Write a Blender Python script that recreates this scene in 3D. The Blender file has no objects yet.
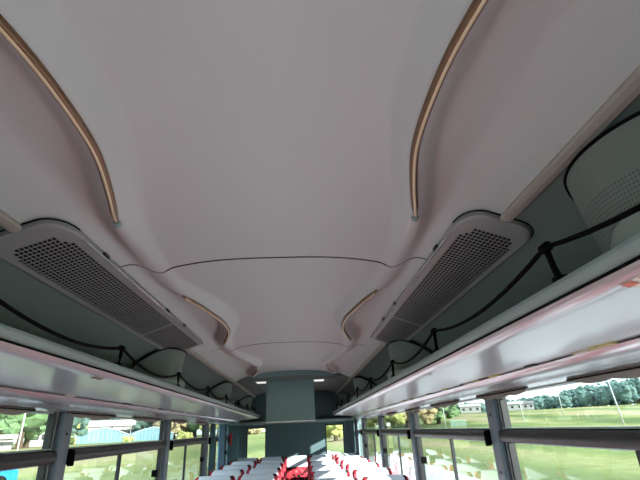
import bpy, bmesh, math, random
from mathutils import Vector, Matrix

random.seed(7)
PI = math.pi
COL = bpy.context.scene.collection
H = 1.52          # eye height above the bus floor; plan coordinates below are eye-relative in z

# ------------------------------------------------------------------ camera
def set_camera():
    cam = bpy.data.cameras.new('camera')
    cam.sensor_fit = 'HORIZONTAL'; cam.sensor_width = 36.0
    cam.lens = 430.0 / 640.0 * 36.0
    cam.clip_start = 0.02; cam.clip_end = 3000
    o = bpy.data.objects.new('camera', cam); COL.objects.link(o)
    pitch, yaw, roll = math.radians(23.7), math.radians(3.3), math.radians(-2.6)
    cp, sp, cy, sy = math.cos(pitch), math.sin(pitch), math.cos(yaw), math.sin(yaw)
    fw = Vector((sy*cp, cy*cp, sp)); r = Vector((cy, -sy, 0)); u = r.cross(fw)
    cr, sr = math.cos(roll), math.sin(roll)
    r2 = cr*r + sr*u; u2 = -sr*r + cr*u
    o.matrix_world = Matrix(((r2.x, u2.x, -fw.x, .09), (r2.y, u2.y, -fw.y, 0),
                             (r2.z, u2.z, -fw.z, H), (0, 0, 0, 1)))
    bpy.context.scene.camera = o
set_camera()

# ------------------------------------------------------------------ world, sun, exposure
SKY_STRENGTH = 1.0
SUN_ENERGY = 5.0
SUN_AZ, SUN_EL = -130.0, 18.0       # direction the sun stands in (deg from +y towards -x), elevation
EXPOSURE = 1.7
def set_world():
    w = bpy.data.worlds.new('sky'); bpy.context.scene.world = w; w.use_nodes = True
    nt = w.node_tree; nt.nodes.clear(); N = nt.nodes.new; L = nt.links.new
    out = N('ShaderNodeOutputWorld'); bg = N('ShaderNodeBackground')
    tc = N('ShaderNodeTexCoord'); mp = N('ShaderNodeMapping'); mp.inputs['Scale'].default_value = (1, 1, 3.2)
    no = N('ShaderNodeTexNoise'); no.inputs['Scale'].default_value = 3.1; no.inputs['Detail'].default_value = 7
    no.inputs['Roughness'].default_value = .55
    cr = N('ShaderNodeValToRGB')
    cr.color_ramp.elements[0].position = .40; cr.color_ramp.elements[0].color = (.52, .74, .86, 1)
    cr.color_ramp.elements[1].position = .58; cr.color_ramp.elements[1].color = (.97, 1.0, 1.0, 1)
    L(tc.outputs['Generated'], mp.inputs['Vector']); L(mp.outputs['Vector'], no.inputs['Vector'])
    L(no.outputs['Fac'], cr.inputs['Fac']); L(cr.outputs['Color'], bg.inputs['Color'])
    bg.inputs['Strength'].default_value = SKY_STRENGTH
    L(bg.outputs['Background'], out.inputs['Surface'])
set_world()
def set_sun():
    s = bpy.data.lights.new('sun', 'SUN'); s.energy = SUN_ENERGY; s.angle = math.radians(1.2); s.color = (1, .96, .9)
    o = bpy.data.objects.new('sun', s); COL.objects.link(o)
    az, el = math.radians(SUN_AZ), math.radians(SUN_EL)
    to = Vector((-math.sin(az)*math.cos(el), math.cos(az)*math.cos(el), math.sin(el)))
    o.rotation_euler = to.to_track_quat('Z', 'Y').to_euler(); o.location = to*50
set_sun()
vs = bpy.context.scene.view_settings
vs.view_transform = 'Standard'; vs.look = 'None'; vs.gamma = 1; vs.use_curve_mapping = False
vs.exposure = EXPOSURE
bpy.context.scene.cycles.max_bounces = 12
bpy.context.scene.cycles.diffuse_bounces = 8
bpy.context.scene.cycles.glossy_bounces = 5
bpy.context.scene.cycles.transparent_max_bounces = 16
bpy.context.scene.cycles.sample_clamp_indirect = 6

# ------------------------------------------------------------------ materials
def lin(c):
    return tuple((v/12.92 if v <= .04045 else ((v+.055)/1.055)**2.4) for v in c)
def rgb(r, g, b): return lin((r/255, g/255, b/255))
def mat(name, col, rough=.5, metal=0, var=.06, scale=30, bump=0, bscale=200, spec=.5, coat=0):
    m = bpy.data.materials.new(name); m.use_nodes = True; nt = m.node_tree
    b = nt.nodes['Principled BSDF']; N = nt.nodes.new; L = nt.links.new
    b.inputs['Roughness'].default_value = rough; b.inputs['Metallic'].default_value = metal
    b.inputs['Specular IOR Level'].default_value = spec
    b.inputs['Coat Weight'].default_value = coat
    tc = N('ShaderNodeTexCoord')
    no = N('ShaderNodeTexNoise'); no.inputs['Scale'].default_value = scale; no.inputs['Detail'].default_value = 4
    L(tc.outputs['Object'], no.inputs['Vector'])
    mx = N('ShaderNodeMix'); mx.data_type = 'RGBA'
    mx.inputs[6].default_value = (*[v*(1-var) for v in col], 1)
    mx.inputs[7].default_value = (*[min(1, v*(1+var)) for v in col], 1)
    L(no.outputs['Fac'], mx.inputs[0]); L(mx.outputs[2], b.inputs['Base Color'])
    if bump:
        n2 = N('ShaderNodeTexNoise'); n2.inputs['Scale'].default_value = bscale; n2.inputs['Detail'].default_value = 3
        L(tc.outputs['Object'], n2.inputs['Vector'])
        bp = N('ShaderNodeBump'); bp.inputs['Strength'].default_value = bump; bp.inputs['Distance'].default_value = .003
        L(n2.outputs['Fac'], bp.inputs['Height']); L(bp.outputs['Normal'], b.inputs['Normal'])
    return m
M = {}
M['ceiling'] = mat('ceiling_fabric', rgb(208, 209, 207), .75, var=.03, scale=3, bump=.25, bscale=350)
M['side'] = mat('side_fabric', rgb(118, 127, 123), .8, var=.04, scale=4, bump=.3, bscale=350)
M['greygreen'] = mat('grey_green_plastic', rgb(152, 170, 169), .6, var=.03)
M['grille'] = mat('grille_plastic', rgb(158, 156, 155), .5, var=.03)
M['glintline'] = mat('cream_highlight', rgb(236, 214, 176), .3)  # cream tone paints the bright reflection on the strip tubes
M['black'] = mat('black_rubber', rgb(5, 5, 6), .85, spec=.12)
M['gasket'] = mat('dark_gasket', rgb(28, 30, 33), .5)
M['dark'] = mat('dark_cavity', rgb(20, 21, 23), .9)
M['rail'] = mat('beige_rail', rgb(174, 164, 154), .45)
M['strip'] = mat('bronze_strip', rgb(128, 98, 72), .35, metal=.4, var=.04)
M['gloss'] = mat('glossy_rack_panel', rgb(192, 192, 197), .28, metal=.3, var=.03, scale=2, coat=.25)
M['gloss'].node_tree.nodes['Principled BSDF'].inputs['Coat Roughness'].default_value = .1
M['satin'] = mat('satin_rack_metal', rgb(196, 198, 202), .25, metal=.6, var=.03)
M['pillar'] = mat('pillar_vinyl', rgb(118, 132, 148), .45)
M['bar'] = mat('window_bar', rgb(46, 46, 49), .42, metal=.2)
M['rearwall'] = mat('rear_wall', rgb(92, 116, 122), .6)
M['box'] = mat('rear_box', rgb(128, 150, 150), .55)
M['floor'] = mat('floor_vinyl', rgb(150, 146, 150), .5)
M['wall'] = mat('side_wall', rgb(150, 150, 155), .6)
M['pod'] = mat('speaker_cloth', rgb(122, 128, 123), .8, var=.05)
M['podbase'] = mat('pod_base', rgb(156, 166, 160), .4)
M['curtain'] = mat('curtain_teal', rgb(78, 112, 124), .85)
M['curtain_grey'] = mat('curtain_grey', rgb(120, 132, 140), .85)
M['curtain_blue'] = mat('curtain_blue', rgb(120, 160, 190), .85)
M['cloth'] = mat('white_cloth', rgb(226, 236, 250), .8, var=.02, bump=.2, bscale=120)
M['seatside'] = mat('seat_shell', rgb(60, 58, 62), .5)
M['red'] = mat('red_plastic', rgb(190, 30, 34), .35)
M['white'] = mat('white_plastic', rgb(240, 238, 234), .35)
M['glow_panel'] = mat('glow_panel_white', rgb(244, 242, 236), .4)
M['glow_panel'].node_tree.nodes['Principled BSDF'].inputs['Emission Color'].default_value = (1, .98, .94, 1)
M['glow_panel'].node_tree.nodes['Principled BSDF'].inputs['Emission Strength'].default_value = .25  # faint glow added to the panels; no known source here
M['shade'] = mat('shade_fabric', rgb(170, 160, 160), .8)
M['sticker'] = mat('sticker', rgb(226, 214, 200), .5)
M['orange'] = mat('orange_print', rgb(214, 92, 60), .5)
M['blue'] = mat('blue_print', rgb(60, 84, 140), .5)
M['brown'] = mat('brown_print', rgb(110, 74, 64), .5)
M['cream'] = mat('cream_print', rgb(220, 200, 140), .5)

def red_pattern():
    m = bpy.data.materials.new('red_black_moquette'); m.use_nodes = True; nt = m.node_tree
    b = nt.nodes['Principled BSDF']; N = nt.nodes.new; L = nt.links.new
    b.inputs['Roughness'].default_value = .9
    tc = N('ShaderNodeTexCoord'); v = N('ShaderNodeTexNoise'); v.inputs['Scale'].default_value = 13; v.inputs['Detail'].default_value = 3
    v.inputs['Roughness'].default_value = .7
    cr = N('ShaderNodeValToRGB'); cr.color_ramp.interpolation = 'CONSTANT'
    cr.color_ramp.elements[0].color = (*rgb(30, 14, 20), 1); cr.color_ramp.elements[0].position = 0
    cr.color_ramp.elements[1].color = (*rgb(184, 44, 60), 1); cr.color_ramp.elements[1].position = .46
    e = cr.color_ramp.elements.new(.60); e.color = (*rgb(214, 116, 128), 1)
    L(tc.outputs['Object'], v.inputs['Vector']); L(v.outputs['Fac'], cr.inputs['Fac'])
    L(cr.outputs['Color'], b.inputs['Base Color'])
    return m
M['moquette'] = red_pattern()

def glass_mat():
    m = bpy.data.materials.new('window_glass'); m.use_nodes = True; nt = m.node_tree; nt.nodes.clear()
    N = nt.nodes.new; L = nt.links.new
    out = N('ShaderNodeOutputMaterial'); mx = N('ShaderNodeMixShader')
    tr = N('ShaderNodeBsdfTransparent'); gl = N('ShaderNodeBsdfGlossy')
    tr.inputs['Color'].default_value = (.90, .94, .925, 1)
    gl.inputs['Roughness'].default_value = .015
    ge = N('ShaderNodeNewGeometry'); dt = N('ShaderNodeVectorMath'); dt.operation = 'DOT_PRODUCT'
    L(ge.outputs['Incoming'], dt.inputs[0]); L(ge.outputs['Normal'], dt.inputs[1])
    def ma(op, a, k):
        q = N('ShaderNodeMath'); q.operation = op
        for i, v in enumerate((a, k)):
            if v is None: continue
            if isinstance(v, (int, float)): q.inputs[i].default_value = v
            else: L(v, q.inputs[i])
        return q.outputs[0]
    c = ma('ABSOLUTE', dt.outputs['Value'], None); k = ma('POWER', ma('SUBTRACT', 1.0, c), 5.0)
    fac = ma('ADD', ma('MULTIPLY', k, .96), .04)
    L(fac, mx.inputs['Fac']); L(tr.outputs['BSDF'], mx.inputs[1]); L(gl.outputs['BSDF'], mx.inputs[2])
    L(mx.outputs['Shader'], out.inputs['Surface'])
    return m
M['glass'] = glass_mat()

def pod_mat():       # woven speaker cloth with a block of small square holes
    m = M['pod']; nt = m.node_tree; b = nt.nodes['Principled BSDF']; N = nt.nodes.new; L = nt.links.new
    uv = N('ShaderNodeUVMap'); sp = N('ShaderNodeSeparateXYZ'); L(uv.outputs['UV'], sp.inputs['Vector'])
    def f(sock, k):
        a = N('ShaderNodeMath'); a.operation = 'MULTIPLY'; a.inputs[1].default_value = k; L(sock, a.inputs[0])
        r = N('ShaderNodeMath'); r.operation = 'FRACT'; L(a.outputs[0], r.inputs[0])
        c = N('ShaderNodeMath'); c.operation = 'COMPARE'; c.inputs[1].default_value = .5; c.inputs[2].default_value = .27
        L(r.outputs[0], c.inputs[0]); return c.outputs[0]
    def rng(sock, mid, w):
        c = N('ShaderNodeMath'); c.operation = 'COMPARE'; c.inputs[1].default_value = mid; c.inputs[2].default_value = w
        L(sock, c.inputs[0]); return c.outputs[0]
    def mul(a, b_):
        q = N('ShaderNodeMath'); q.operation = 'MULTIPLY'; L(a, q.inputs[0]); L(b_, q.inputs[1]); return q.outputs[0]
    k = mul(mul(f(sp.outputs[0], 90), f(sp.outputs[1], 30)), mul(rng(sp.outputs[0], .46, .17), rng(sp.outputs[1], .46, .20)))
    old = b.inputs['Base Color'].links[0].from_socket
    mx = N('ShaderNodeMix'); mx.data_type = 'RGBA'; mx.inputs[7].default_value = (*rgb(96, 102, 98), 1)
    L(k, mx.inputs[0]); L(old, mx.inputs[6]); L(mx.outputs[2], b.inputs['Base Color'])
pod_mat()

# ------------------------------------------------------------------ builders
ORG = {}
def V(x, y, z): return Vector((x, y, z + H))
class MB:
    def __init__(s): s.v = []; s.f = []; s.uv = None; s.smooth = False; s.mi = []
    def add(s, vs_, fs, mi=0):
        n = len(s.v); s.v += [Vector(p) for p in vs_]; s.f += [tuple(i+n for i in f) for f in fs]; s.mi += [mi]*len(fs)
        return s
    def box(s, x0, x1, y0, y1, z0, z1):
        p = [(x, y, z) for x in (x0, x1) for y in (y0, y1) for z in (z0, z1)]
        return s.add(p, [(0, 1, 3, 2), (4, 6, 7, 5), (0, 4, 5, 1), (2, 3, 7, 6), (0, 2, 6, 4), (1, 5, 7, 3)])
    def grid(s, rows, close=False):
        m = len(rows[0]); vs_ = [p for r in rows for p in r]; fs = []
        for i in range(len(rows)-1):
            for j in range(m if close else m-1):
                k = (j+1) % m
                fs.append((i*m+j, i*m+k, (i+1)*m+k, (i+1)*m+j))
        return s.add(vs_, fs)
    def loft(s, rows, caps=True):
        s.grid(rows, True)
        if caps:
            m = len(rows[0]); n = len(s.v)-m*len(rows)
            s.f.append(tuple(n+j for j in range(m))[::-1]); s.mi.append(0)
            s.f.append(tuple(len(s.v)-m+j for j in range(m))); s.mi.append(0)
        return s
    def tube(s, pts, r, n=8, caps=True):
        pts = [Vector(p) for p in pts]; rows = []
        for i, p in enumerate(pts):
            t = (pts[min(i+1, len(pts)-1)] - pts[max(i-1, 0)]).normalized()
            up = Vector((0, 0, 1)) if abs(t.z) < .9 else Vector((0, 1, 0))
            a = t.cross(up).normalized(); b = a.cross(t)
            rr = r[i] if isinstance(r, (list, tuple)) else r
            rows.append([p + a*math.cos(k*2*PI/n)*rr + b*math.sin(k*2*PI/n)*rr for k in range(n)])
        return s.loft(rows, caps)
    def prism(s, prof, y0, y1, n=1, caps=True):     # (x,z) profile swept along y
        rows = [[(x, y0+(y1-y0)*i/n, z) for x, z in prof] for i in range(n+1)]
        return s.loft(rows, caps)
def link(o, parent=None, loc=None):
    COL.objects.link(o)
    if parent is not None:
        o.parent = parent; o.location = loc - ORG[parent.name] if loc is not None else (0, 0, 0)
        ORG[o.name] = loc if loc is not None else ORG[parent.name]
    else:
        o.location = loc if loc is not None else (0, 0, 0); ORG[o.name] = Vector(o.location)
    return o
def build(name, mb, material, parent=None, smooth=False, auto=None, org=None, bevel=0, uv=None, eye=True):
    """mb holds eye-relative plan coordinates (or world ones if eye=False)"""
    me = bpy.data.meshes.new(name)
    vs_ = [v + Vector((0, 0, H)) for v in mb.v] if eye else list(mb.v)
    if org is None:
        if parent is not None: org = ORG[parent.name]
        else:
            lo = [min(v[i] for v in vs_) for i in range(3)]; hi = [max(v[i] for v in vs_) for i in range(3)]
            org = Vector(((lo[0]+hi[0])/2, (lo[1]+hi[1])/2, lo[2]))
    me.from_pydata([tuple(v-org) for v in vs_], [], mb.f)
    mats = material if isinstance(material, (list, tuple)) else [material]
    for m in mats: me.materials.append(m)
    if len(mats) > 1: me.polygons.foreach_set('material_index', mb.mi)
    if uv:
        l = me.uv_layers.new(name='UVMap')
        for lp in me.loops: l.data[lp.index].uv = uv[lp.vertex_index]
    bm = bmesh.new(); bm.from_mesh(me); bmesh.ops.recalc_face_normals(bm, faces=bm.faces); bm.to_mesh(me); bm.free()
    if smooth or auto:
        for p in me.polygons: p.use_smooth = True
        if auto: me.set_sharp_from_angle(angle=math.radians(auto))
    me.update()
    o = bpy.data.objects.new(name, me); link(o, parent, org)
    if bevel:
        b = o.modifiers.new('bevel', 'BEVEL'); b.width = bevel; b.segments = 2; b.limit_method = 'ANGLE'
    return o
def thing(name, label, cat, loc, group=None):
    o = bpy.data.objects.new(name, None); o.empty_display_size = .1
    link(o, None, Vector(loc)); tag(o, label, cat, group); return o
def tag(o, label, cat, group=None):
    o['label'] = label; o['category'] = cat
    if group: o['group'] = group
    return o
def struct(o): o['kind'] = 'structure'; return o
def sempty(name, loc):
    o = bpy.data.objects.new(name, None); o.empty_display_size = .1; link(o, None, Vector(loc)); return struct(o)
def interp(x, tab):
    if x <= tab[0][0]: return tab[0][1]
    for (a, b), (c, d) in zip(tab, tab[1:]):
        if x <= c:
            t = (x-a)/(c-a); return b + (d-b)*t
    return tab[-1][1]
def sint(x, tab):     # smooth (catmull-rom) interpolation
    n = len(tab)
    if x <= tab[0][0]: return tab[0][1]
    if x >= tab[-1][0]: return tab[-1][1]
    for i in range(n-1):
        if x <= tab[i+1][0]:
            x0, y0 = tab[i]; x1, y1 = tab[i+1]; h = x1-x0; t = (x-x0)/h
            m0 = (y1-tab[i-1][1])/(x1-tab[i-1][0]) if i > 0 else (y1-y0)/h
            m1 = (tab[i+2][1]-y0)/(tab[i+2][0]-x0) if i+2 < n else (y1-y0)/h
            return (2*t**3-3*t*t+1)*y0 + (t**3-2*t*t+t)*h*m0 + (-2*t**3+3*t*t)*y1 + (t**3-t*t)*h*m1
def ss(t): t = max(0, min(1, t)); return t*t*(3-2*t)

# ------------------------------------------------------------------ ceiling
P0, PER = -2.31, 2.07      # first seam, panel length
YB = 5.90                  # end of the domed ceiling
EDGE = [(0, .528), (.06, .524), (.14, .498), (.25, .440), (.38, .388), (.46, .378), (.54, .386), (.62, .420), (.72, .474), (.82, .508), (.93, .525), (1, .528)]
DEPTH = [(0, .008), (.07, .014), (.2, .036), (.35, .058), (.6, .066), (.7, .062), (.78, .044), (.88, .018), (1, .008)]
OUT = [(.38, .690), (.50, .683), (.58, .676), (.66, .645), (.76, .602), (.86, .562), (.96, .500), (1.06, .415), (1.13, .31), (1.16, .20)]
def tt(y): return ((y - P0)/PER) % 1.0
def edge(y): return sint(tt(y), EDGE)
def depth(y): return sint(tt(y), DEPTH)
def zcen(s): return .722 - .045*(s/.5)**3
def zceil(s, y, flat=False):
    e = edge(y); d = depth(y); dip = .013
    if s <= e:
        zz = zcen(s); zv = zcen(e) - d
        k = ss((s-(e-.065))/.065); return zz*(1-k) + zv*k if s > e-.065 else zz
    zv = zcen(e) - d; zo = sint(s, OUT)
    k = ss((s-e-.012)/.075)
    return zv*(1-k) + zo*k
def make_ceiling():
    xs_half = []
    x = 0.0
    while x < .30: xs_half.append(x); x += .03
    while x < .66: xs_half.append(x); x += .009
    while x < 1.16: xs_half.append(x); x += .025
    xs_half.append(1.16)
    xs = [-v for v in xs_half[:0:-1]] + xs_half
    ys = []; y = -2.3
    while y < YB: ys.append(y); y += .035
    seams = [P0 + PER*k for k in range(5)]
    ys = [y for y in ys if all(abs(y-s) > .014 for s in seams)]
    for s in seams:
        if -2.2 < s < YB-.02: ys += [s-.011, s-.0045, s-.0035, s+.0035, s+.0045, s+.011]
    ys.append(YB); ys.sort()
    def zz(x, y):
        s = abs(x); z = zceil(s, y)
        if s < .49:
            for q in seams:
                if abs(y-q) < .0040: return z + .016
                if abs(y-q) < .010: return z + .0016
        return z
    mb = MB(); mb.grid([[(x, y, zz(x, y)) for x in xs] for y in ys])
    # material split: inner fabric vs side lining beyond the rail
    n = len(xs)-1
    for i in range(len(mb.f)):
        j = i % n; c = abs((xs[j]+xs[j+1])/2); mb.mi[i] = 1 if c > .78 else 0
    return struct(build('ceiling', mb, [M['ceiling'], M['side']], smooth=True))
make_ceiling()
def rear_ceiling():
    prof = [(-1.16, .20), (-1.13, .31), (-1.06, .415), (-.96, .50), (-.86, .562), (-.76, .602), (-.6, .655), (0, .665),
            (.6, .655), (.76, .602), (.86, .562), (.96, .50), (1.06, .415), (1.13, .31), (1.16, .20)]
    mb = MB(); mb.grid([[(x, y, z) for x, z in prof] for y in (YB, 6.8, 7.8, 8.6)])
    struct(build('ceiling', mb, M['side'], auto=30))
rear_ceiling()
def bulkhead():     # curved drop at the rear end of the domed ceiling
    top = [(-.52+1.04*i/24) for i in range(25)]
    mb = MB(); y0, y1 = YB-.005, YB+.12
    def lo(x): return .628 + .030*(1-(abs(x)/.52)**2)
    rows = []
    for y in (y0, y1):
        rows.append([(x, y, zceil(abs(x), YB)+.01) for x in top])
    rl = [[(x, y, lo(x)) for x in top] for y in (y1, y0)]
    allr = rows + rl; allr.append(rows[0])
    mb.grid(allr)
    struct(build('trim_1', mb, M['box'], auto=40))
bulkhead()

def closure():
    xs = [-1.16+2.32*i/58 for i in range(59)]
    low = [(0, .60), (.5, .60), (.6, .632), (.76, .590), (.86, .552), (.96, .49), (1.06, .405), (1.16, .19)]
    rows = [[(x, yy, zceil(abs(x), YB)+.03) for x in xs] for yy in (YB+.0, YB+.06)]
    rows += [[(x, yy, max(interp(abs(x), low), .0)) for x in xs] for yy in (YB+.06, YB+.0)]
    rows.append(rows[0]); mb = MB(); mb.grid(rows)
    struct(build('trim_99', mb, M['side'], auto=40))
closure()
# seams: thin dark gaskets lying in the grooves
def seam(i, y):
    xs = [-.66+1.32*k/90 for k in range(91)]
    def sy(x):
        q = abs(x)
        return y if q < .52 else y - .12*math.sin(min(1, (q-.52)/.14)*PI/2)
    def row(dy, dz): return [(x, sy(x)+dy, zceil(abs(x), sy(x)+dy) + (dz if dz > .01 else -.0012)) for x in xs]
    r0, r1, r2, r3 = row(-.0042, .0035), row(.0042, .0035), row(.0042, .012), row(-.0042, .012)
    mb = MB(); mb.grid([r0, r1, r2, r3, r0])
    struct(build('trim_%d' % i, mb, M['gasket'], smooth=False))
seam(2, P0+PER*2); seam(3, P0+PER*3); seam(4, P0+PER)

# ------------------------------------------------------------------ light strips in the coves
def strip(side, k, label):
    y0 = P0 + PER*k
    mb = MB(); pts = []; ts = .42 if k == 3 else .15
    for i in range(41):
        t = ts + (.718-ts)*i/40; y = y0 + PER*t
        x = edge(y) + .004; z = zceil(x, y) - .002
        pts.append((side*x, y, z))
    rs = [.0115*min(1, .45+.8*min(i, 40-i)/4) for i in range(41)]
    mb.tube(pts, rs, 10)
    t = thing('ceiling_light_strip', label, 'light strip', V(*pts[20]), 'curved strips let into the ceiling coves')
    build('tube_cover', mb, M['strip'], t, smooth=True)
    mb = MB(); mb.tube([Vector(p)+Vector((0, 0, -.0085)) for p in pts[1:-1]], .0048, 8); build('highlight_line', mb, M['glintline'], t, smooth=True)  # highlight along the tube, painted as a cream line
    e = Vector(pts[-1]); d = (e-Vector(pts[-3])).normalized()
    c = MB(); c.tube([e-d*.006, e+d*.014, e+d*.022], [.0135, .012, .004], 10)
    build('end_cap', c, M['greygreen'], t, smooth=True)
SL = {0: 'nearest', 1: 'middle', 2: 'farthest'}
for s, sd in ((-1, 'left'), (1, 'right')):
    strip(s, 1, 'long curved bronze light strip in the %s ceiling cove, the one nearest the viewer' % sd)
    strip(s, 2, 'curved bronze light strip beside the far end of the %s air grille' % sd)
    strip(s, 3, 'small curved light strip on the %s, last before the rear bulkhead' % sd)

# ------------------------------------------------------------------ rails
for s, sd in ((-1, 'left'), (1, 'right')):
    for (a, b, w) in ((-2.2, 1.213, 'in front of'), (3.33, 8.5, 'beyond')):
        x0, z0 = .762, .597
        dx, dz = .90, -.40      # along the slope
        n = Vector((-.42, 0, -.9)).normalized(); t = Vector((.9, 0, -.42)).normalized()
        prof = []
        for u, h in ((-.019, .002), (-.019, -.010), (-.013, -.016), (.002, -.017), (.004, -.012), (.017, -.010), (.019, .002)):
            p = Vector((x0, 0, z0)) + t*u - n*h
            prof.append((s*p.x, p.z))
        mb = MB(); mb.prism(prof, a, b)
        o = build('ceiling_rail', mb, M['rail'], auto=30)
        tag(o, 'beige ceiling rail on the %s side, running %s the air grille' % (sd, w), 'rail')

# ------------------------------------------------------------------ air grilles
def grille(s, sd):
    pi_, po = Vector((.640, 0, .640)), Vector((.868, 0, .556))
    t = (po-pi_); W = t.length; t.normalize(); nrm = Vector((t.z, 0, -t.x)); nrm = nrm if nrm.z < 0 else -nrm
    Y0, Y1 = 1.215, 3.325
    T = .016
    def P(u, v, h=0):       # u along y, v across from the inner edge, h below the ceiling
        q = pi_ + t*v + nrm*(h); return (s*q.x, Y0+u, q.z)
    Lh = Y1-Y0
    root = thing('air_grille', 'long perforated air grille with rounded near end, %s side of the ceiling' % sd, 'grille',
                 V(s*.75, (Y0+Y1)/2, .58))
    # hole field
    nu, nv = 88, 13; u0, u1, v0, v1 = .085, Lh-.040, .034, W-.024
    du, dv = (u1-u0)/nu, (v1-v0)/nv
    mb = MB(); dk = MB()
    for i in range(nu):
        for j in range(nv):
            a, b = u0+i*du, u0+(i+1)*du; c, d = v0+j*dv, v0+(j+1)*dv
            if i + j*1.5 < 3 or i == 57 or i + (12-j)*1.2 < 2.2:
                mb.add([P(a, c, T), P(b, c, T), P(b, d, T), P(a, d, T)], [(0, 1, 2, 3)]); continue
            hu, hv = du*.10, dv*.09
            o = [P(a, c, T), P(b, c, T), P(b, d, T), P(a, d, T)]
            q = [P(a+hu, c+hv, T), P(b-hu, c+hv, T), P(b-hu, d-hv, T), P(a+hu, d-hv, T)]
            w = [P(a+hu, c+hv, T-.0012), P(b-hu, c+hv, T-.0012), P(b-hu, d-hv, T-.0012), P(a+hu, d-hv, T-.0012)]
            fs = []
            for k in range(4):
                k2 = (k+1) % 4; fs += [(k, k2, 4+k2, 4+k), (4+k, 4+k2, 8+k2, 8+k)]
            mb.add(o+q+w, fs)
    build('perforated_panel', mb, M['grille'], root)
    dk.add([P(u0, v0, .004), P(u1, v0, .004), P(u1, v1, .004), P(u0, v1, .004)], [(0, 1, 2, 3)])
    build('backing', dk, M['dark'], root)
    # frame: outline minus hole field
    out = []
    R1, R2, r = .12, .07, .02
    def arc(cu, cv, ru, rv, a0, a1, n=12):
        return [(cu+ru*math.cos(math.radians(a0+(a1-a0)*i/n)), cv+rv*math.sin(math.radians(a0+(a1-a0)*i/n))) for i in range(n+1)]
    out += arc(.13, .075, .13, .075, 270, 180)          # near inner corner
    out += arc(.10, W-.07, .10, .07, 180, 90)           # near outer corner
    out += arc(Lh-.02, W-.02, .02, .02, 90, 0, 5)
    out += arc(Lh-.02, .02, .02, .02, 0, -90, 5)
    inn = []
    for i in range(1, 21): inn.append((u0, v0+(v1-v0)*i/20))
    for i in range(1, 41): inn.append((u0+(u1-u0)*i/40, v1))
    for i in range(1, 21): inn.append((u1, v1+(v0-v1)*i/20))
    for i in range(1, 41): inn.append((u1+(u0-u1)*i/40, v0))
    bm = bmesh.new()
    def loop(pts, h):
        vs_ = [bm.verts.new(P(a, b, h)) for a, b in pts]
        return vs_, [bm.edges.new((vs_[i], vs_[(i+1) % len(vs_)])) for i in range(len(vs_))]
    # inset outline a little for a rounded rim
    cu, cv = Lh/2, W/2
    ins = [(a + (-.007 if a > cu else .007), b + (-.007 if b > cv else .007)) for a, b in out]
    vi, ei = loop(ins, T); vn, en = loop(inn, T)
    bmesh.ops.triangle_fill(bm, edges=ei+en, use_beauty=True)
    vo, eo = loop(out, T-.005); vb, eb = loop(out, -.012)
    for A, B in ((vi, vo), (vo, vb)):
        for i in range(len(A)):
            k = (i+1) % len(A); bm.faces.new((A[i], A[k], B[k], B[i]))
    me = bpy.data.meshes.new('frame')
    for v in bm.verts: v.co = v.co + Vector((0, 0, H)) - ORG[root.name]
    bmesh.ops.recalc_face_normals(bm, faces=bm.faces); bm.to_mesh(me); bm.free(); me.materials.append(M['grille'])
    o = bpy.data.objects.new('frame', me); link(o, root, ORG[root.name])
    # bright moulding along the inner edge with two clips
    mo = MB(); mo.tube([P(.16, .003, T-.002), P(Lh*.5, .003, T-.002), P(Lh-.01, .003, T-.002)], .0045, 8)
    build('edge_moulding', mo, M['satin'], root, smooth=True)
    for u in (.33, 1.15, 1.52):
        c = MB(); a = Vector(P(u, -.001, .006)); c.box(a.x-.008, a.x+.008, a.y-.02, a.y+.02, a.z-.008, a.z+.006)
        build('clip', c, M['gasket'], root)
    # dark joint round the plate
    g = MB()
    pts = [P(a + (-.006 if a < cu else .004), b + (-.004 if b < cv else .006), -.003) for a, b in arc(.13, .075, .13, .075, 270, 180)+arc(.10, W-.07, .10, .07, 180, 90)]
    g.tube(pts, .0026, 6); build('gasket', g, M['black'], root, smooth=True)
for s, sd in ((-1, 'left'), (1, 'right')): grille(s, sd)

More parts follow.
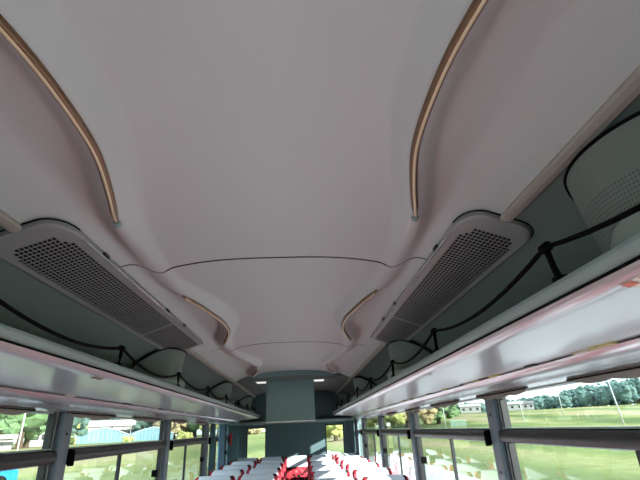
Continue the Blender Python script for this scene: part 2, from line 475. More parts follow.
# ------------------------------------------------------------------ speaker pods on the racks
POD_Y = [.80, 3.24, 5.62, 8.0]
def pod(s, sd, yc, where):
    xc = 1.0
    root = thing('speaker_pod', 'rounded grey-green speaker drum above %s rack, %s' % (sd, where), 'speaker', V(s*xc, yc, .26),
                 None)
    rt, rb, zt, zb = .25, .195, .555, .262
    n = 48
    a0, a1 = math.radians(88), math.radians(272)     # half drum that faces the aisle (x towards 0)
    def top(j): return min(zt, sint(xc+rt*math.cos(a0+(a1-a0)*j/n), OUT)-.03)
    mb = MB(); rows = []; uv = []
    for i in range(9):
        f = i/8; z = zb+(zt-zb)*f; r = rb+(rt-rb)*(f**.7)
        rows.append([(s*(xc + r*math.cos(a0+(a1-a0)*j/n)), yc + r*math.sin(a0+(a1-a0)*j/n), zb+(top(j)-zb)*f) for j in range(n+1)])
        uv += [(j/n, f) for j in range(n+1)]
    mb.grid(rows); build('speaker_grille', mb, M['pod'], root, smooth=True, uv=uv)
    # solid back half, same height, reaches to the wall lining
    mb = MB(); rows = []
    for i in range(5):
        f = i/4; z = 0; r = (rb+(rt-rb)*(f**.7)); hz = lambda x_: zb+(sint(x_, OUT)-.022-zb)*f
        row = [(s*x_, y_, hz(x_)) for x_, y_ in ((xc-.004, yc-r*.985), (xc+.05, yc-r*.97), (xc+.09, yc-r*.9), (xc+.10, yc),
               (xc+.09, yc+r*.9), (xc+.05, yc+r*.97), (xc-.004, yc+r*.985))]
        rows.append(row)
    mb.loft(rows, False); build('housing', mb, M['side'], root, smooth=True)
    shadow_rim = MB(); shadow_rim.tube([(s*(xc+(rt+.002)*math.cos(a0+(a1-a0)*j/n)), yc+(rt+.002)*math.sin(a0+(a1-a0)*j/n), top(j)+.003) for j in range(n+1)], .0042, 6)
    build('shadow_rim', shadow_rim, M['black'], root, smooth=True)  # black tube stands in for the shadow gap above the drum
    cap = MB(); cap.add([(s*(xc+rt*math.cos(a0+(a1-a0)*j/n)), yc+rt*math.sin(a0+(a1-a0)*j/n), top(j)) for j in range(n+1)], [tuple(range(n+1))])
    build('top_plate', cap, M['dark'], root)
    b = MB(); rows = []
    for (z, r) in ((.262, .222), (.325, .230), (.343, .222), (.35, .20)):
        rows.append([(s*(xc-.07+(r if math.cos(2*PI*j/40) < 0 else r*.7)*math.cos(2*PI*j/40)), yc-.13+r*math.sin(2*PI*j/40), z) for j in range(40)])
    b.loft(rows); build('base', b, M['podbase'], root, auto=50)
names = ['nearest the viewer', 'just past the far end of the air grille', 'third along', 'last one by the rear wall']
for s, sd in ((-1, 'left'), (1, 'right')):
    for y, w in zip(POD_Y, names):
        if s < 0 and y < 1: continue
        pod(s, sd, y, w)

# ------------------------------------------------------------------ overhead racks
RY0, RY1 = -2.2, 8.3
def rack(s, sd):
    root = thing('luggage_rack', 'long glossy overhead luggage rack along the %s side, above the windows' % sd, 'luggage rack', V(s*.9, 3, .12))
    def part(name, prof, m, y0=RY0, y1=RY1, auto=35, parent=root):
        mb = MB(); mb.prism([(s*x, z) for x, z in prof], y0, y1, 4); return build(name, mb, m, parent, auto=auto)
    # rounded grey-green front edge
    pr = [(.668, .2395), (.655, .243), (.647, .251), (.645, .262), (.650, .272), (.662, .278), (.700, .280), (.760, .262), (.760, .25), (.70, .2395)]
    part('front_edge', pr, M['greygreen'])
    part('groove', [(.6540, .2358), (.6540, .2406), (.68, .2406), (.68, .2358)], M['black'])
    # glossy curved underside
    def curve(pts, th=.006):
        top = [(x+.001, z+th) for x, z in pts]; return pts + top[::-1]
    und = []
    ctl = [(.658, .2350), (.665, .2245), (.680, .2165), (.70, .2135), (.75, .2105), (.80, .207), (.86, .202), (.92, .197), (.97, .193), (.995, .191)]
    for i in range(33):
        x = .658 + (.995-.658)*(i/32)**1.6; und.append((x, sint(x, ctl)))
    part('underside_panel', curve(und), M['gloss'])
    part('service_channel', [(.995, .191), (.998, .183), (1.006, .183), (1.010, .196), (.995, .199)], M['gasket'])
    low = []
    ctl = [(.990, .186), (.996, .176), (1.006, .167), (1.02, .159), (1.035, .154), (1.05, .148), (1.065, .139), (1.085, .133), (1.11, .130), (1.15, .130)]
    for i in range(33):
        x = .990 + .16*i/32; low.append((x, sint(x, ctl)))
    part('lower_moulding', low + [(1.15, .16), (1.02, .18), (1.0, .19)], M['satin'])
    part('shelf_floor', [(.70, .25), (1.15, .25), (1.15, .256), (.70, .262)], M['side'])
    # coloured seat plates in the channel
    rnd = random.Random(3 if s > 0 else 5)
    y = .9 if s > 0 else 1.4
    ms = [M['brown'], M['cream'], M['sticker'], M['gasket'], M['cream']] if s > 0 else [M['gasket'], M['sticker'], M['gasket'], M['gasket'], M['sticker']]
    k = 0
    while y < 5.5:
        w = rnd.choice((.05, .08, .11)) ; mb = MB(); mb.box(min(s*.975, s*.992), max(s*.975, s*.992), y, y+w, .187, .1925)
        build('seat_plate', mb, ms[k % 5], root); y += w + (rnd.choice((.01, .02, .25)) if s > 0 else .62); k += 1
    # cord posts, every .94 m
    for i in range(9):
        y = (-.02 if s > 0 else .045) + .94*i; zt = .372 if s > 0 else .355
        p = MB(); p.tube([(s*.668, y-.04, .272), (s*.672, y-.02, .315), (s*.678, y, zt)], [.0085, .007, .0075], 8)
        po = build('cord_post', p, M['black'], root, smooth=True)
        c = MB(); c.tube([(s*.678, y-.013, zt-.001), (s*.678, y+.013, zt-.001)], .0125, 10); build('clamp', c, M['black'], po, smooth=True)
        f = MB(); f.box(min(s*.655, s*.685), max(s*.655, s*.685), y-.055, y-.028, .272, .286); build('foot', f, M['black'], po)
    return root, part
racks = {}
for s, sd in ((-1, 'left'), (1, 'right')):
    racks[s] = rack(s, sd)
# stickers
def sticker(s, y, L_, u0, u1, marks):
    """on the underside panel next to the groove"""
    root = racks[s][0]
    def q(x, yy): 
        return (s*x, yy, sint(x, [(.658, .2350), (.665, .2245), (.680, .2165), (.70, .2135), (.75, .2105), (.80, .207)])-.0012)
    mb = MB(); mb.grid([[q(x, yy) for x in (u0, (u0+u1)/2, u1)] for yy in (y, y+L_)])
    st = build('sticker', mb, M['sticker'], root)
    for (ya, yb, xa, xb, m) in marks:
        mb = MB(); mb.grid([[tuple(Vector(q(x, yy))-Vector((0, 0, .0012))) for x in (u0+(u1-u0)*xa, u0+(u1-u0)*xb)] for yy in (y+L_*ya, y+L_*yb)])
        build('printed_mark', mb, m, st)
sticker(1, .655, .075, .674, .710, [(.62, .98, .05, .5, M['orange']), (.5, .62, .6, .95, M['blue']), (.1, .4, .08, .45, M['orange']), (.05, .3, .55, .9, M['blue'])])
sticker(-1, 1.71, .09, .674, .702, [(.05, .45, .1, .9, M['brown']), (.55, .95, .1, .9, M['brown'])])
sticker(1, 2.05, .05, .690, .706, [(.1, .9, .15, .85, M['brown'])])
sticker(-1, 3.3, .05, .690, .706, [(.1, .9, .15, .85, M['brown'])])

# cords hung from post to post
for s, sd in ((-1, 'left'), (1, 'right')):
    pts = []
    for i in range(8):
        yo = -.02 if s > 0 else .045; zt = .373 if s > 0 else .356; ya = yo+.94*i; sag = .058 if i % 2 == 0 else .05
        for k in range(12):
            f = k/12; pts.append((s*(.678-.004*math.sin(f*PI)), ya+.94*f, zt - sag*4*f*(1-f)))
    pts.append((s*.678, yo+.94*8, zt))
    mb = MB(); mb.tube(pts, .0060, 8)
    tag(build('rack_cord', mb, M['black'], smooth=True), 'black elastic cord sagging between posts above the %s luggage rack' % sd, 'cord')

# ------------------------------------------------------------------ side walls, pillars, windows
PIL = [-1.27, .58, 2.43, 4.28, 6.05, 7.75]
WX = 1.15
for s, sd in ((-1, 'left'), (1, 'right')):
    mb = MB()
    a, b = s*(WX-.02), s*(WX+.05); x0, x1 = min(a, b), max(a, b)
    mb.box(x0, x1, -2.3, 8.65, -H, -.80)
    mb.box(x0, x1, -2.3, 8.65, .125, .30)
    struct(build('wall_'+sd, mb, M['wall']))
tn = 5
for s, sd in ((-1, 'left'), (1, 'right')):
    for y in PIL:
        a, b = s*1.095, s*1.16; x0, x1 = min(a, b), max(a, b)
        mb = MB(); mb.box(x0, x1, y-.045, y+.055, -.80, .13)
        p = struct(build('trim_%d' % tn, mb, M['pillar'], bevel=.008)); tn += 1
        for yy0, yy1 in ((y-.085, y-.047), (y+.057, y+.085)):
            g = MB(); a, b = s*1.125, s*1.158; g.box(min(a, b), max(a, b), yy0, yy1, -.80, .13); build('gasket', g, M['gasket'], p)
        g = MB(); a, b = s*1.120, s*1.126; g.box(min(a, b), max(a, b), y-.072, y-.062, -.80, .13); build('channel', g, M['satin'], p)
        for zz in (.03, -.24):
            g = MB(); a, b = s*1.088, s*1.097; g.tube([(s*1.097, y, zz), (s*1.090, y, zz)], .006, 8); build('screw', g, M['gasket'], p)
wn = 1
for s, sd in ((-1, 'left'), (1, 'right')):
    for a, b in zip(PIL, PIL[1:]+[8.60]):
        w = sempty('window_%d' % wn, V(s*1.14, (a+b)/2, -.80)); wn += 1
        y0, y1 = a+.07, b-.07
        def bx(name, m, x0, x1, ya, yb, z0, z1, bev=0):
            mb = MB(); mb.box(min(s*x0, s*x1), max(s*x0, s*x1), ya, yb, z0, z1); return build(name, mb, m, w, bevel=bev)
        bx('upper_pane', M['glass'], 1.142, 1.1425, y0, y1, -.045, .13)
        mid = (a+b)/2 - .06
        bx('lower_pane', M['glass'], 1.138, 1.1385, y0, mid, -.78, -.09)
        bx('lower_pane', M['glass'], 1.146, 1.1465, mid, y1, -.78, -.09)
        t = MB(); prof = [(s*1.128, -.040), (s*1.108, -.046), (s*1.098, -.060), (s*1.096, -.080), (s*1.104, -.098), (s*1.128, -.104), (s*1.15, -.10), (s*1.15, -.042)]
        t.prism(prof, y0-.02, y1+.02); build('transom_bar', t, M['bar'], w, auto=30)
        g = MB(); g.box(min(s*1.118, s*1.15), max(s*1.118, s*1.15), y0, y1, -.0395, -.033); build('bar_seal', g, M['greygreen'], w)
        bx('stile', M['gasket'], 1.130, 1.15, mid-.012, mid+.012, -.80, -.10)
        bx('sill', M['greygreen'], 1.09, 1.15, y0-.02, y1+.02, -.82, -.79)
        # latch where the bar meets the pillar
        l = MB(); l.box(min(s*1.078, s*1.105), max(s*1.078, s*1.105), y0-.02, y0+.02, -.112, -.042); l.box(min(s*1.070, s*1.1), max(s*1.070, s*1.1), y0-.006, y0+.012, -.12, -.05)
        build('latch', l, M['black'], w, bevel=.004)
        l = MB(); l.box(min(s*1.090, s*1.13), max(s*1.090, s*1.13), mid+.70, mid+.73, -.30, -.25) ; build('latch', l, M['black'], w)

# pleated shade valances under the rack
def valance(s, y0, y1, label):
    n = 64; mb = MB(); rows = [[], [], [], []]
    for i in range(n+1):
        y = y0+(y1-y0)*i/n; f = i/n; env = math.sin(PI*f)**.35
        z = .128 - env*(.018+.010*abs(math.sin(f*PI*3.2)))
        rows[0].append((s*1.088, y, .136)); rows[1].append((s*(1.082+.004*math.sin(f*30)), y, z)); rows[2].append((s*(1.090+.004*math.sin(f*30)), y, z)); rows[3].append((s*1.098, y, .136))
    mb.grid(rows)
    o = build('window_shade', mb, M['shade'], smooth=False)
    tag(o, label, 'window shade')
    b = MB(); b.tube([(s*1.081, y0, .1275), (s*1.079, (y0+y1)/2, .1265), (s*1.081, y1, .1275)], .003, 6); build('rod', b, M['black'], o, smooth=True)
for s, sd in ((-1, 'left'), (1, 'right')):
    for k, (a, b) in enumerate(((1.0, 1.64), (1.96, 2.55), (2.85, 3.5), (3.85, 4.4), (4.8, 5.4))):
        if s < 0: a, b = a+.45, b+.45
        valance(s, a, b, 'folded scalloped shade under the %s rack, %s' % (sd, ['nearest the viewer', 'second along', 'third along', 'fourth along', 'fifth along and farthest'][k]))

# ------------------------------------------------------------------ floor, front and rear
mb = MB(); mb.box(-1.2, 1.2, -2.3, 8.65, -H-.05, -H); struct(build('floor', mb, M['floor']))
mb = MB(); mb.box(-1.2, 1.2, -2.36, -2.3, -H, -.55); mb.box(-1.2, 1.2, -2.36, -2.3, .45, .75); mb.box(-1.2, -1.1, -2.36, -2.3, -.55, .45); mb.box(1.1, 1.2, -2.36, -2.3, -.55, .45)
struct(build('wall_front', mb, M['wall']))
mb = MB(); mb.box(-1.1, 1.1, -2.335, -2.33, -.55, .45); w = struct(build('window_%d' % wn, mb, M['glass'])); wn += 1
# rear wall with two windows
YR = 8.60
mb = MB()
LW, RW = (-.90, -.555), (.525, .86); zb, zt = -.62, .072
for x0, x1 in ((-1.16, LW[0]), (LW[1], RW[0]), (RW[1], 1.16)): mb.box(x0, x1, YR, YR+.06, -H, zt)
for x0, x1 in (LW, RW): mb.box(x0, x1, YR, YR+.06, -H, zb)
mb.box(-1.16, 1.16, YR, YR+.06, zt, .72)
struct(build('wall_rear', mb, M['rearwall']))
for x0, x1 in (LW, RW):
    w = sempty('window_%d' % wn, V((x0+x1)/2, YR, zb)); wn += 1
    m_ = MB(); m_.box(x0, x1, YR+.03, YR+.031, zb, zt); build('pane', m_, M['glass'], w)
    f = MB()
    for (a, b, c, d) in ((x0, x1, zt-.018, zt), (x0, x1, zb, zb+.018), (x0, x0+.015, zb, zt), (x1-.015, x1, zb, zt)):
        f.box(a, b, YR-.008, YR+.02, c, d)
    build('frame', f, M['gasket'], w)
mb = MB(); mb.prism([(-1.12, .115), (1.12, .115), (1.12, .165), (-1.12, .165)], 8.36, 8.60)
struct(build('trim_%d' % tn, mb, M['greygreen'], bevel=.01)); tn += 1

# boxed unit under the bulkhead
t = thing('ceiling_cabinet', 'tall grey-green boxed unit hanging below the bulkhead at the rear of the aisle', 'cabinet', V(-.05, 6.2, .10))
mb = MB(); mb.box(-.362, .268, 5.98, 6.5, .112, .66); build('body', mb, M['box'], t, bevel=.006)
mb = MB(); mb.box(-.366, .272, 5.972, 6.5, .100, .113); build('bottom_lip', mb, M['satin'], t)
mb = MB(); mb.tube([(.225, 5.976, .128), (.225, 5.966, .128)], .006, 10); build('lock', mb, M['white'], t)
# faintly glowing panels added for bright patches of unknown source beside the cabinet
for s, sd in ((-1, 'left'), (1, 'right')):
    o = thing('added_glow_panel', 'small glowing white panel added on the %s side of the hanging cabinet' % sd, 'glow_panel', V(-.05+s*.40, 6.3, .62))
    mb = MB(); mb.box(-.05+s*.40-.07, -.05+s*.40+.07, 6.05, 6.4, .620, .655); build('glow_cover', mb, M['glow_panel'], o, bevel=.006)
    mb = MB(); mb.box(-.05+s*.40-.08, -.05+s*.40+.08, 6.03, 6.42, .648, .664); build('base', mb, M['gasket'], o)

# curtains gathered at the rear
def curtain(s, y0, y1, m, label, x=1.075, z0=-.8, z1=.125, folds=7):
    n = folds*8; mb = MB(); rows = []
    for zi in range(7):
        f = zi/6; z = z0+(z1-z0)*f
        rows.append([(s*(x+.018*math.sin(2*PI*folds*i/n)*(1-.2*f)), y0+(y1-y0)*i/n, z) for i in range(n+1)])
    for zi in range(6, -1, -1):
        f = zi/6; z = z0+(z1-z0)*f
        rows.append([(s*(x+.004+.018*math.sin(2*PI*folds*i/n)*(1-.2*f)), y0+(y1-y0)*i/n, z) for i in range(n+1)])
    rows.append(rows[0]); mb.grid(rows); return tag(build('curtain', mb, m, smooth=True), label, 'curtain')
curtain(-1, 6.75, 7.15, M['curtain_blue'], 'pale blue curtain gathered at the left windows near the rear', folds=5)
curtain(-1, 7.55, 8.58, M['curtain'], 'dark teal curtain drawn over the last left window', folds=11)
curtain(1, 8.22, 8.58, M['curtain_grey'], 'grey curtain gathered at the rear end of the last right window', folds=4)
curtain(-1, 6.13, 6.38, M['curtain'], 'narrow dark curtain gathered beside the fourth left pillar', folds=3)
# emergency hammer
t = thing('emergency_hammer', 'red emergency hammer fixed high on the left side by the rear curtain', 'hammer', V(-1.05, 7.62, -.18))
mb = MB(); mb.tube([(-1.045, 7.62, -.18), (-1.045, 7.62, -.02)], .016, 10); build('handle', mb, M['red'], t, smooth=True)
mb = MB(); mb.tube([(-1.07, 7.62, -.025), (-1.02, 7.62, -.025)], [.018, .018], 10); build('head', mb, M['red'], t, smooth=True)
mb = MB(); mb.box(-1.085, -1.055, 7.59, 7.65, -.15, -.04); build('holder', mb, M['gasket'], t)
# handle on the ceiling side of rack posts (small bright hooks)

# ------------------------------------------------------------------ seats
ST = -.415
def rrect(w, d, r, n=4):
    pts = []
    for cx, cy, a in ((w/2-r, d/2-r, 0), (-w/2+r, d/2-r, 90), (-w/2+r, -d/2+r, 180), (w/2-r, -d/2+r, 270)):
        for k in range(n+1):
            t = math.radians(a+90*k/n); pts.append((cx+r*math.cos(t), cy+r*math.sin(t)))
    return pts
def make_seat():
    root = thing('coach_seat', '', 'seat', (0, 0, 0))
    def P(x, y, z): return (x, y, z)
    topz = H+ST            # top of the backrest above the floor
    def back_rows(z0, z1, grow, n=8, crown=True):
        rows = []
        for i in range(n+1):
            f = i/n; z = z0+(z1-z0)*f; lean = .20*(z-.42)/.7
            tw = (.43 if grow == 0 else .36) + grow; th = .11 - .04*((z-.42)/(topz-.42)) + grow
            g = (z-(topz-.035))/.035
            if g > 0: th *= math.sqrt(max(.05, 1-g*g*.8)); tw -= .05*g*g
            rows.append([(x, y+lean, z) for x, y in rrect(tw, th, min(.03, th*.45))])
        return rows
    mb = MB(); mb.loft(back_rows(.40, topz-.04, 0, 8) + back_rows(topz-.03, topz-.004, 0, 3)); build('backrest', mb, M['moquette'], root, auto=60, eye=False)
    mb = MB(); mb.loft(back_rows(topz-.165, topz-.04, .014, 6)+back_rows(topz-.03, topz+.004, .014, 4)); build('headrest_cover', mb, M['cloth'], root, auto=60, eye=False)
    mb = MB(); rows = []
    for z, g in ((.34, -.04), (.36, 0), (.43, 0), (.455, -.02), (.46, -.06)):
        rows.append([(x, y-.22, z) for x, y in rrect(.43+g, .46+g, .04)])
    mb.loft(rows); build('seat_cushion', mb, M['moquette'], root, auto=60, eye=False)
    for s in (-1, 1):
        a = MB(); a.box(s*.228-.02, s*.228+.02, -.33, .06, .58, .62); build('armrest', a, M['seatside'], root, eye=False, bevel=.01)
        l = MB(); l.box(s*.16-.02, s*.16+.02, -.38, .02, 0, .34); build('leg', l, M['seatside'], root, eye=False)
    return root
def copy_tree(o, parent=None):
    c = o.copy(); COL.objects.link(c)
    if parent is not None: c.parent = parent
    for ch in [x for x in bpy.data.objects if x.parent == o]: copy_tree(ch, c)
    return c
seat0 = make_seat(); first = True
ordn = ['first', 'second', 'third', 'fourth', 'fifth', 'sixth', 'seventh', 'eighth', 'ninth']
rows_y = [7.45 - .80*i for i in range(9)]
cols = [(-.84, 'left window'), (-.385, 'left aisle'), (.385, 'right aisle'), (.84, 'right window')]
kids = [x for x in bpy.data.objects if x.parent == seat0]
def place(x, y, lab):
    global first
    if first: o = seat0; first = False
    else:
        o = seat0.copy(); COL.objects.link(o)
        for ch in kids:
            c = ch.copy(); COL.objects.link(c); c.parent = o
    o.location = (x, y, 0)
    o['label'] = lab; o['group'] = 'red patterned coach seats in rows'
for i, y in enumerate(rows_y):
    for x, nm in cols:
        w = 'row just ahead of rear bench' if i == 0 else '%s row ahead of rear bench' % ordn[i]
        place(x, y, 'red seat with white head cover, %s column, %s' % (nm, w))
for x, nm in ((-.87, 'far left'), (-.435, 'left of centre'), (0, 'at the end of the aisle'), (.435, 'right of centre'), (.87, 'far right')):
    place(x, 8.22, 'red rear bench seat with white head cover, %s' % nm)

# ------------------------------------------------------------------ outside
GZ = -1.0     # street level (world z)
def ground_mat():
    m = bpy.data.materials.new('fields'); m.use_nodes = True; nt = m.node_tree; b = nt.nodes['Principled BSDF']
    b.inputs['Roughness'].default_value = 1; b.inputs['Specular IOR Level'].default_value = 0
    N = nt.nodes.new; L = nt.links.new
    tc = N('ShaderNodeTexCoord'); mp = N('ShaderNodeMapping'); mp.inputs['Scale'].default_value = (.07, .007, 1)
    mp.inputs['Rotation'].default_value = (0, 0, .25)
    no = N('ShaderNodeTexNoise'); no.inputs['Scale'].default_value = 1; no.inputs['Detail'].default_value = 2
    n2 = N('ShaderNodeTexNoise'); n2.inputs['Scale'].default_value = .9; n2.inputs['Detail'].default_value = 6
    cr = N('ShaderNodeValToRGB'); els = cr.color_ramp.elements
    els[0].position = .36; els[0].color = (*rgb(98, 112, 80), 1); els[1].position = .62; els[1].color = (*rgb(154, 146, 120), 1)
    e = els.new(.46); e.color = (*rgb(120, 132, 90), 1); e = els.new(.53); e.color = (*rgb(138, 142, 102), 1)
    mx = N('ShaderNodeMix'); mx.data_type = 'RGBA'; mx.blend_type = 'MULTIPLY'; mx.inputs[0].default_value = .6
    c2 = N('ShaderNodeValToRGB'); c2.color_ramp.elements[0].color = (.62, .62, .55, 1); c2.color_ramp.elements[0].position = .35
    c2.color_ramp.elements[1].color = (1, 1, .95, 1); c2.color_ramp.elements[1].position = .65
    L(tc.outputs['Object'], mp.inputs['Vector']); L(mp.outputs['Vector'], no.inputs['Vector']); L(tc.outputs['Object'], n2.inputs['Vector'])
    L(no.outputs['Fac'], cr.inputs['Fac']); L(n2.outputs['Fac'], c2.inputs['Fac'])
    L(cr.outputs['Color'], mx.inputs[6]); L(c2.outputs['Color'], mx.inputs[7]); L(mx.outputs[2], b.inputs['Base Color'])
    return m
def gz(x, y):       # the fields climb gently on the right, a little on the left
    R = math.hypot(x, y)
    if x > 0: return GZ + 7.0*ss((R-40)/230)*ss((math.degrees(math.atan2(x, y))-2)/9)
    return GZ + 1.9*ss((R-12)/38)
gm = ground_mat()
mb = MB(); RR = [0, 12, 25, 40, 55, 70, 90, 110, 130, 150, 175, 200, 230, 260, 300, 500, 1400]
mb.grid([[(R*math.sin(2*PI*k/120), R*math.cos(2*PI*k/120), gz(R*math.sin(2*PI*k/120+1e-6), R*math.cos(2*PI*k/120))) for k in range(120)] for R in RR], True)
struct(build('ground', mb, gm, eye=False, org=Vector((0, 0, GZ)), smooth=True))
M['asphalt'] = mat('pale_asphalt', rgb(172, 174, 178), .95, var=.12, scale=3)
mb = MB(); mb.box(-9.5, 8.5, -60, 60, GZ+.005, GZ+.02)  # unseen pale paving put in to cool the light bounced onto the ceiling
struct(build('bounce_road', mb, M['asphalt'], eye=False))
M['leaf_dark'] = mat('leaves_dark', rgb(76, 102, 92), .9, var=.35, scale=.6)
M['leaf_haze'] = mat('leaves_far_haze', rgb(84, 112, 108), .95, var=.4, scale=.8)  # lighter bluish tone paints distance haze into the leaves
M['leaf'] = mat('leaves_green', rgb(96, 124, 84), .9, var=.6, scale=1.6)
M['leaf_yellow'] = mat('leaves_yellow', rgb(160, 164, 98), .9, var=.3, scale=2.5)
M['leaf_tan'] = mat('leaves_tan', rgb(158, 144, 110), .9, var=.3, scale=2.5)
M['trunk'] = mat('trunk', rgb(80, 66, 52), .9)
M['housewall'] = mat('house_wall', rgb(158, 158, 156), .7)
M['roof'] = mat('roof_tiles', rgb(100, 102, 108), .6)
M['roof_pale'] = mat('roof_pale', rgb(160, 152, 150), .6)
M['ghouse'] = mat('greenhouse_film', rgb(92, 132, 146), .6)
M['ghframe'] = mat('greenhouse_frame', rgb(160, 178, 184), .5)
M['pole'] = mat('concrete_pole', rgb(176, 178, 178), .7)
M['carblue'] = mat('blue_paint', rgb(30, 120, 200), .3)
M['carwhite'] = mat('white_paint', rgb(236, 236, 236), .3)
def crown(n, w, h, rnd, base=.25):
    mb = MB()
    bm = bmesh.new(); bmesh.ops.create_icosphere(bm, subdivisions=2, radius=1); bm.verts.ensure_lookup_table()
    cs = [v.co.copy() for v in bm.verts]; fs = [tuple(v.index for v in f.verts) for f in bm.faces]; bm.free()
    for k in range(n):
        u = rnd.uniform(.04, 1); z = h*(base + (1-base)*u*.92)
        env = math.sqrt(max(.04, 1-((u-.38)/.66)**2))
        a = rnd.uniform(0, 2*PI); rr = w/2*env*math.sqrt(rnd.uniform(.02, .75))
        sc = w*.62/math.sqrt(n)*rnd.uniform(.75, 1.3)
        off = Vector((rr*math.cos(a), rr*math.sin(a), z))
        mb.add([Vector((c.x*sc, c.y*sc, c.z*sc*.8))*(1+rnd.uniform(-.28, .28)) + off for c in cs], fs)
    core = [Vector((c.x*w*.36, c.y*w*.36, h*(base+(1-base)*.45)+c.z*h*(1-base)*.4))*1 for c in cs]
    mb.add(core, fs)
    return mb
def tree(x, y, w, h, m, label, group=None, seed=0, n=14, name='tree'):
    rnd = random.Random(seed)
    t = thing(name, label, 'tree' if name == 'tree' else 'bush', (x, y, gz(x, y)), group)
    o = build('crown', crown(n, w, h, rnd, .0 if name != 'tree' or w < 8.6 and h < 16 and group else .2), m, t, eye=False, org=Vector((0, 0, 0)))
    o.location = (0, 0, 0)
    if name == 'tree':
        tk = MB(); tk.tube([(0, 0, 0), (0, 0, h*.3), (.1, 0, h*.6)], [w*.04+.1, w*.03+.08, .08], 6)
        o = build('trunk', tk, M['trunk'], t, eye=False, org=Vector((0, 0, 0))); o.location = (0, 0, 0)
    return t
# wooded hill on the right, one tree after another
g = 'dark trees of the distant wood seen through the right windows'
rnd = random.Random(11)
for i in range(110):
    az = 16 + (41-16)*i/109 + rnd.uniform(-.25, .25)
    R = 262 + rnd.uniform(-14, 30)
    el = sint(az, [(16, 1.2), (22, 1.5), (25, 1.9), (29, 2.4), (33, 3.1), (38, 3.6), (42, 3.9)])
    h = R*math.tan(math.radians(el)) + 1.52 - gz(R*math.sin(math.radians(az)), R*math.cos(math.radians(az))) + rnd.uniform(-2.2, 1.2)
    a = math.radians(az)
    tree(R*math.sin(a), R*math.cos(a), rnd.uniform(5.5, 8.5), max(5, h), M['leaf_haze'], 'dark evergreen tree of the distant wood beyond the fields', g, i, 22)
# nearer trees to the right rear
for k, (az, R, w, h, m, lab) in enumerate(((16.6, 130, 13, 8.2, 'leaf', 'round green tree standing alone beyond the third right window'),
                                        (13.0, 120, 15, 7.4, 'leaf_tan', 'tan autumn tree beyond the far right windows'),
                                        (10.5, 110, 12, 6.6, 'leaf_yellow', 'yellow-green tree seen through the far right windows'),
                                        (4.2, 95, 9, 5.5, 'leaf_yellow', 'yellow-green tree behind the right rear window'))):
    a = math.radians(az); tree(R*math.sin(a), R*math.cos(a), w, h, M[m], lab, None, 100+k, 60)
def house(x, y, w, d, h, rz, label, roof='roof', wall='housewall'):
    t = thing('house', label, 'house', (x, y, gz(x, y))); t.rotation_euler.z = rz
    mb = MB(); mb.box(-w/2, w/2, -d/2, d/2, 0, h); o = build('walls', mb, M[wall], t, eye=False, org=Vector((0, 0, 0))); o.location = (0, 0, 0)
    mb = MB(); r = h*.45
    mb.add([(-w/2-.4, -d/2-.4, h), (w/2+.4, -d/2-.4, h), (w/2+.4, d/2+.4, h), (-w/2-.4, d/2+.4, h), (-w/2-.4, 0, h+r), (w/2+.4, 0, h+r)],
           [(0, 1, 5, 4), (3, 4, 5, 2), (0, 4, 3), (1, 2, 5), (0, 3, 2, 1)])
    o = build('roof', mb, M[roof], t, eye=False, org=Vector((0, 0, 0))); o.location = (0, 0, 0)
    for k in range(3):
        q = MB(); xx = -w/2 + w*(k+.5)/3; q.box(xx-.5, xx+.5, -d/2-.04, -d/2+.02, h*.4, h*.75)
        o = build('window', q, M['gasket'], t, eye=False, org=Vector((0, 0, 0))); o.location = (0, 0, 0)
def pol(az, R): a = math.radians(az); return R*math.sin(a), R*math.cos(a)
for k, (az, R, w, rf) in enumerate(((20.4, 225, 9, 'roof_pale'), (23.8, 232, 8, 'roof'), (25.0, 228, 9, 'roof_pale'), (26.4, 236, 7, 'roof'))):
    x, y = pol(az, R); house(x, y, w, 6, 2.7, -math.radians(az), ['wide pale farmhouse', 'small white house with a grey roof', 'pale house with a light roof', 'small grey-roofed house'][k] +
                             ' beyond the right windows, ' + ['farthest left of the four', 'second from the left', 'third from the left', 'farthest right of the four'][k], rf)
# left side: houses, greenhouse, trees
x, y = pol(-27.8, 80); house(x, y, 4.0, 4, 2.1, math.radians(28), 'white house with a pale roof beyond the nearest left window', 'roof_pale')
x, y = pol(-31.8, 58); house(x, y, 2.4, 3, 1.0, math.radians(30), 'small pale hut at the left edge of the nearest left window', 'roof_pale')
for k, az in enumerate((-23.4, -22.2, -21.0, -19.9)):
    x, y = pol(az, 122); house(x, y, 2.3, 4, 3.2, math.radians(22), 'white terraced cottage above the greenhouse, %s of four' % ['leftmost', 'second', 'third', 'last'][k], 'roof_pale')
def greenhouse(az, R, w, L_, hw, hr, label):
    x, y = pol(az, R); t = thing('greenhouse', label, 'greenhouse', (x, y, gz(x, y))); t.rotation_euler.z = -math.radians(az)+.12
    mb = MB(); rows = [[(-w/2, yy, 0), (-w/2, yy, hw), (-w/4, yy, (hw+hr)/2+.15), (0, yy, hr), (w/4, yy, (hw+hr)/2+.15), (w/2, yy, hw), (w/2, yy, 0)] for yy in (0, L_)]
    mb.loft(rows); o = build('film', mb, M['ghouse'], t, eye=False, org=Vector((0, 0, 0))); o.location = (0, 0, 0)
    n = 12; fr = MB()
    for k in range(n+1):
        xx = -w/2 + w*k/n; z = hw + (hr-hw)*(1-abs(xx)/(w/2)); fr.box(xx-.03, xx+.03, -.08, .02, 0, z)
    o = build('frame', fr, M['ghframe'], t, eye=False, org=Vector((0, 0, 0))); o.location = (0, 0, 0)
    f2 = MB(); f2.tube([(-w/2, -.06, hw), (-w/4, -.06, (hw+hr)/2+.15), (0, -.06, hr), (w/4, -.06, (hw+hr)/2+.15), (w/2, -.06, hw)], .1, 6)
    o = build('gable_frame', f2, M['ghframe'], t, eye=False, org=Vector((0, 0, 0))); o.location = (0, 0, 0)
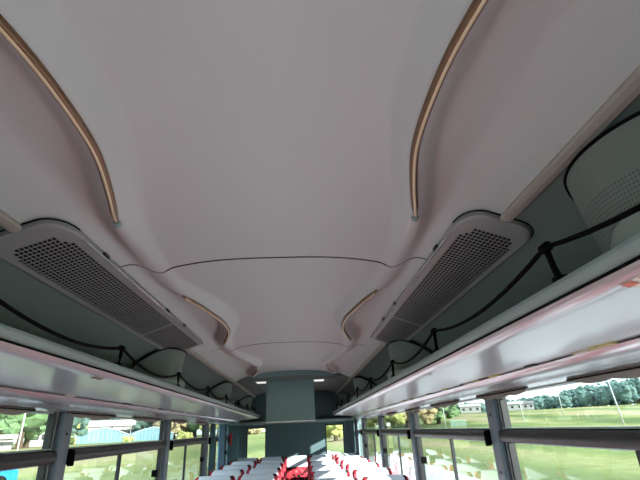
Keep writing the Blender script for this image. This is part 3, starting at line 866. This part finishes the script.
greenhouse(-22.4, 85, 8.0, 14, 1.1, 2.3, 'pale blue gabled greenhouse beyond the second left window, the larger one')
greenhouse(-17.2, 90, 7.0, 14, 1.1, 2.2, 'smaller pale blue greenhouse to the right of the larger one')
for k, (az, R, w, h, m, lab) in enumerate(((-30.0, 62, 8, 7.2, 'leaf', 'tall green tree filling the left half of the nearest left window'),
    (-33.5, 70, 8, 6.8, 'leaf_yellow', 'green-yellow tree left of the tall tree'),
    (-25.0, 134, 15, 9.0, 'leaf_haze', 'bluish tree at the left end of the treeline behind the cottages'),
    (-21.6, 140, 15, 8.8, 'leaf_haze', 'bluish tree in the middle of the treeline behind the cottages'),
    (-18.8, 136, 14, 8.4, 'leaf_haze', 'bluish tree behind the smaller greenhouse'),
    (-28.2, 120, 16, 9.5, 'leaf_haze', 'bluish tree behind the white house on the left'),
                                           (-29.4, 70, 8, 6.6, 'leaf', 'bushy green tree behind the white house on the left'),
                                           (-26.9, 80, 9, 6.8, 'leaf_dark', 'dark tree behind the nearest left pillar'),
                                           (-25.0, 100, 6, 3.6, 'leaf_yellow', 'yellow-green tree left of the greenhouse'),
                                           (-23.0, 130, 16, 9.2, 'leaf_dark', 'dark tree behind the terraced cottages, left'),
                                           (-20.2, 130, 15, 8.6, 'leaf_dark', 'dark tree behind the terraced cottages, right'),
                                           (-15.6, 104, 9, 5.0, 'leaf_tan', 'tan tree right of the greenhouses'),
                                           (-15.0, 110, 12, 7.2, 'leaf_dark', 'dark blue-green tree beyond the third left window'),
                                           (-12.6, 105, 10, 6.4, 'leaf', 'green tree beyond the third left window, right side'),
                                           (-9.8, 100, 9, 6, 'leaf_yellow', 'yellowish tree far back on the left by the curtains'),
                                           (-6.0, 140, 12, 3.4, 'leaf_tan', 'low tan tree behind the left rear window'))):
    x, y = pol(az, R); tree(x, y, w, h, M[m], lab, None, 200+k, 70)
for k, (az, R, w, h) in enumerate(((-25.6, 84, 2.4, 1.1), (-19.8, 82, 2.0, .8), (-13.8, 80, 3, 1.2))):
    x, y = pol(az, R); tree(x, y, w, h, M['leaf_yellow'], 'low yellow-green bush on the left field, %s' % ['left of the greenhouse', 'in front of the smaller greenhouse', 'beyond the third left window'][k], None, 300+k, 40, 'bush')
def upole(az, R, h, label, lean=0, thin=False):
    x, y = pol(az, R); t = thing('utility_pole', label, 'pole', (x, y, gz(x, y)))
    mb = MB(); mb.tube([(0, 0, 0), (lean*.5, 0, h*.5), (lean, 0, h)], [.05, .05, .04] if thin else [.13, .11, .08], 8); o = build('pole', mb, M['pole'], t, eye=False, org=Vector((0, 0, 0)), smooth=True); o.location = (0, 0, 0)
    if thin: return
    mb = MB(); mb.box(lean-.7, lean+.7, -.06, .06, h-.9, h-.75); o = build('crossarm', mb, M['pole'], t, eye=False, org=Vector((0, 0, 0))); o.location = (0, 0, 0)
upole(35.3, 95, 8.2, 'tall pale utility pole at the right edge of the nearest right window', -.6)
upole(30.0, 150, 6.5, 'distant utility pole in front of the wood on the right')
upole(25.9, 130, 5.2, 'utility pole just right of the near right pillar')
upole(17.3, 110, 5.4, 'utility pole beyond the second right window')
upole(-30.0, 36, 3.6, 'thin pale pole beside the tree in the nearest left window', 0, True)
upole(-19.6, 70, 5.4, 'thin pole above the smaller greenhouse', 0, True)
# parked car low in the nearest left window
def car(az, R, m, label, rz):
    x, y = pol(az, R); t = thing('car', label, 'car', (x, y, gz(x, y))); t.rotation_euler.z = rz
    prof = [(-2.0, .3), (-2.05, .7), (-1.3, .9), (-.7, 1.4), (.8, 1.42), (1.5, .95), (2.05, .8), (2.05, .3)]
    mb = MB(); mb.loft([[(px, yy*(.9 if pz > 1 else 1), pz) for px, pz in prof] for yy in (-.8, .8)]); o = build('body', mb, m, t, eye=False, org=Vector((0, 0, 0)), bevel=.08); o.location = (0, 0, 0)
    mb = MB(); mb.box(-1.0, 1.2, -.79, .79, .95, 1.3); o = build('side_windows', mb, M['gasket'], t, eye=False, org=Vector((0, 0, 0))); o.location = (0, 0, 0)
    for wx in (-1.25, 1.25):
        for wy in (-.8, .8):
            mb = MB(); mb.tube([(wx, wy-.08, .32), (wx, wy+.08, .32)], .32, 14); o = build('wheel', mb, M['black'], t, eye=False, org=Vector((0, 0, 0))); o.location = (0, 0, 0)
car(-34.2, 26, M['carblue'], 'blue car parked low in the nearest left window', 1.0)
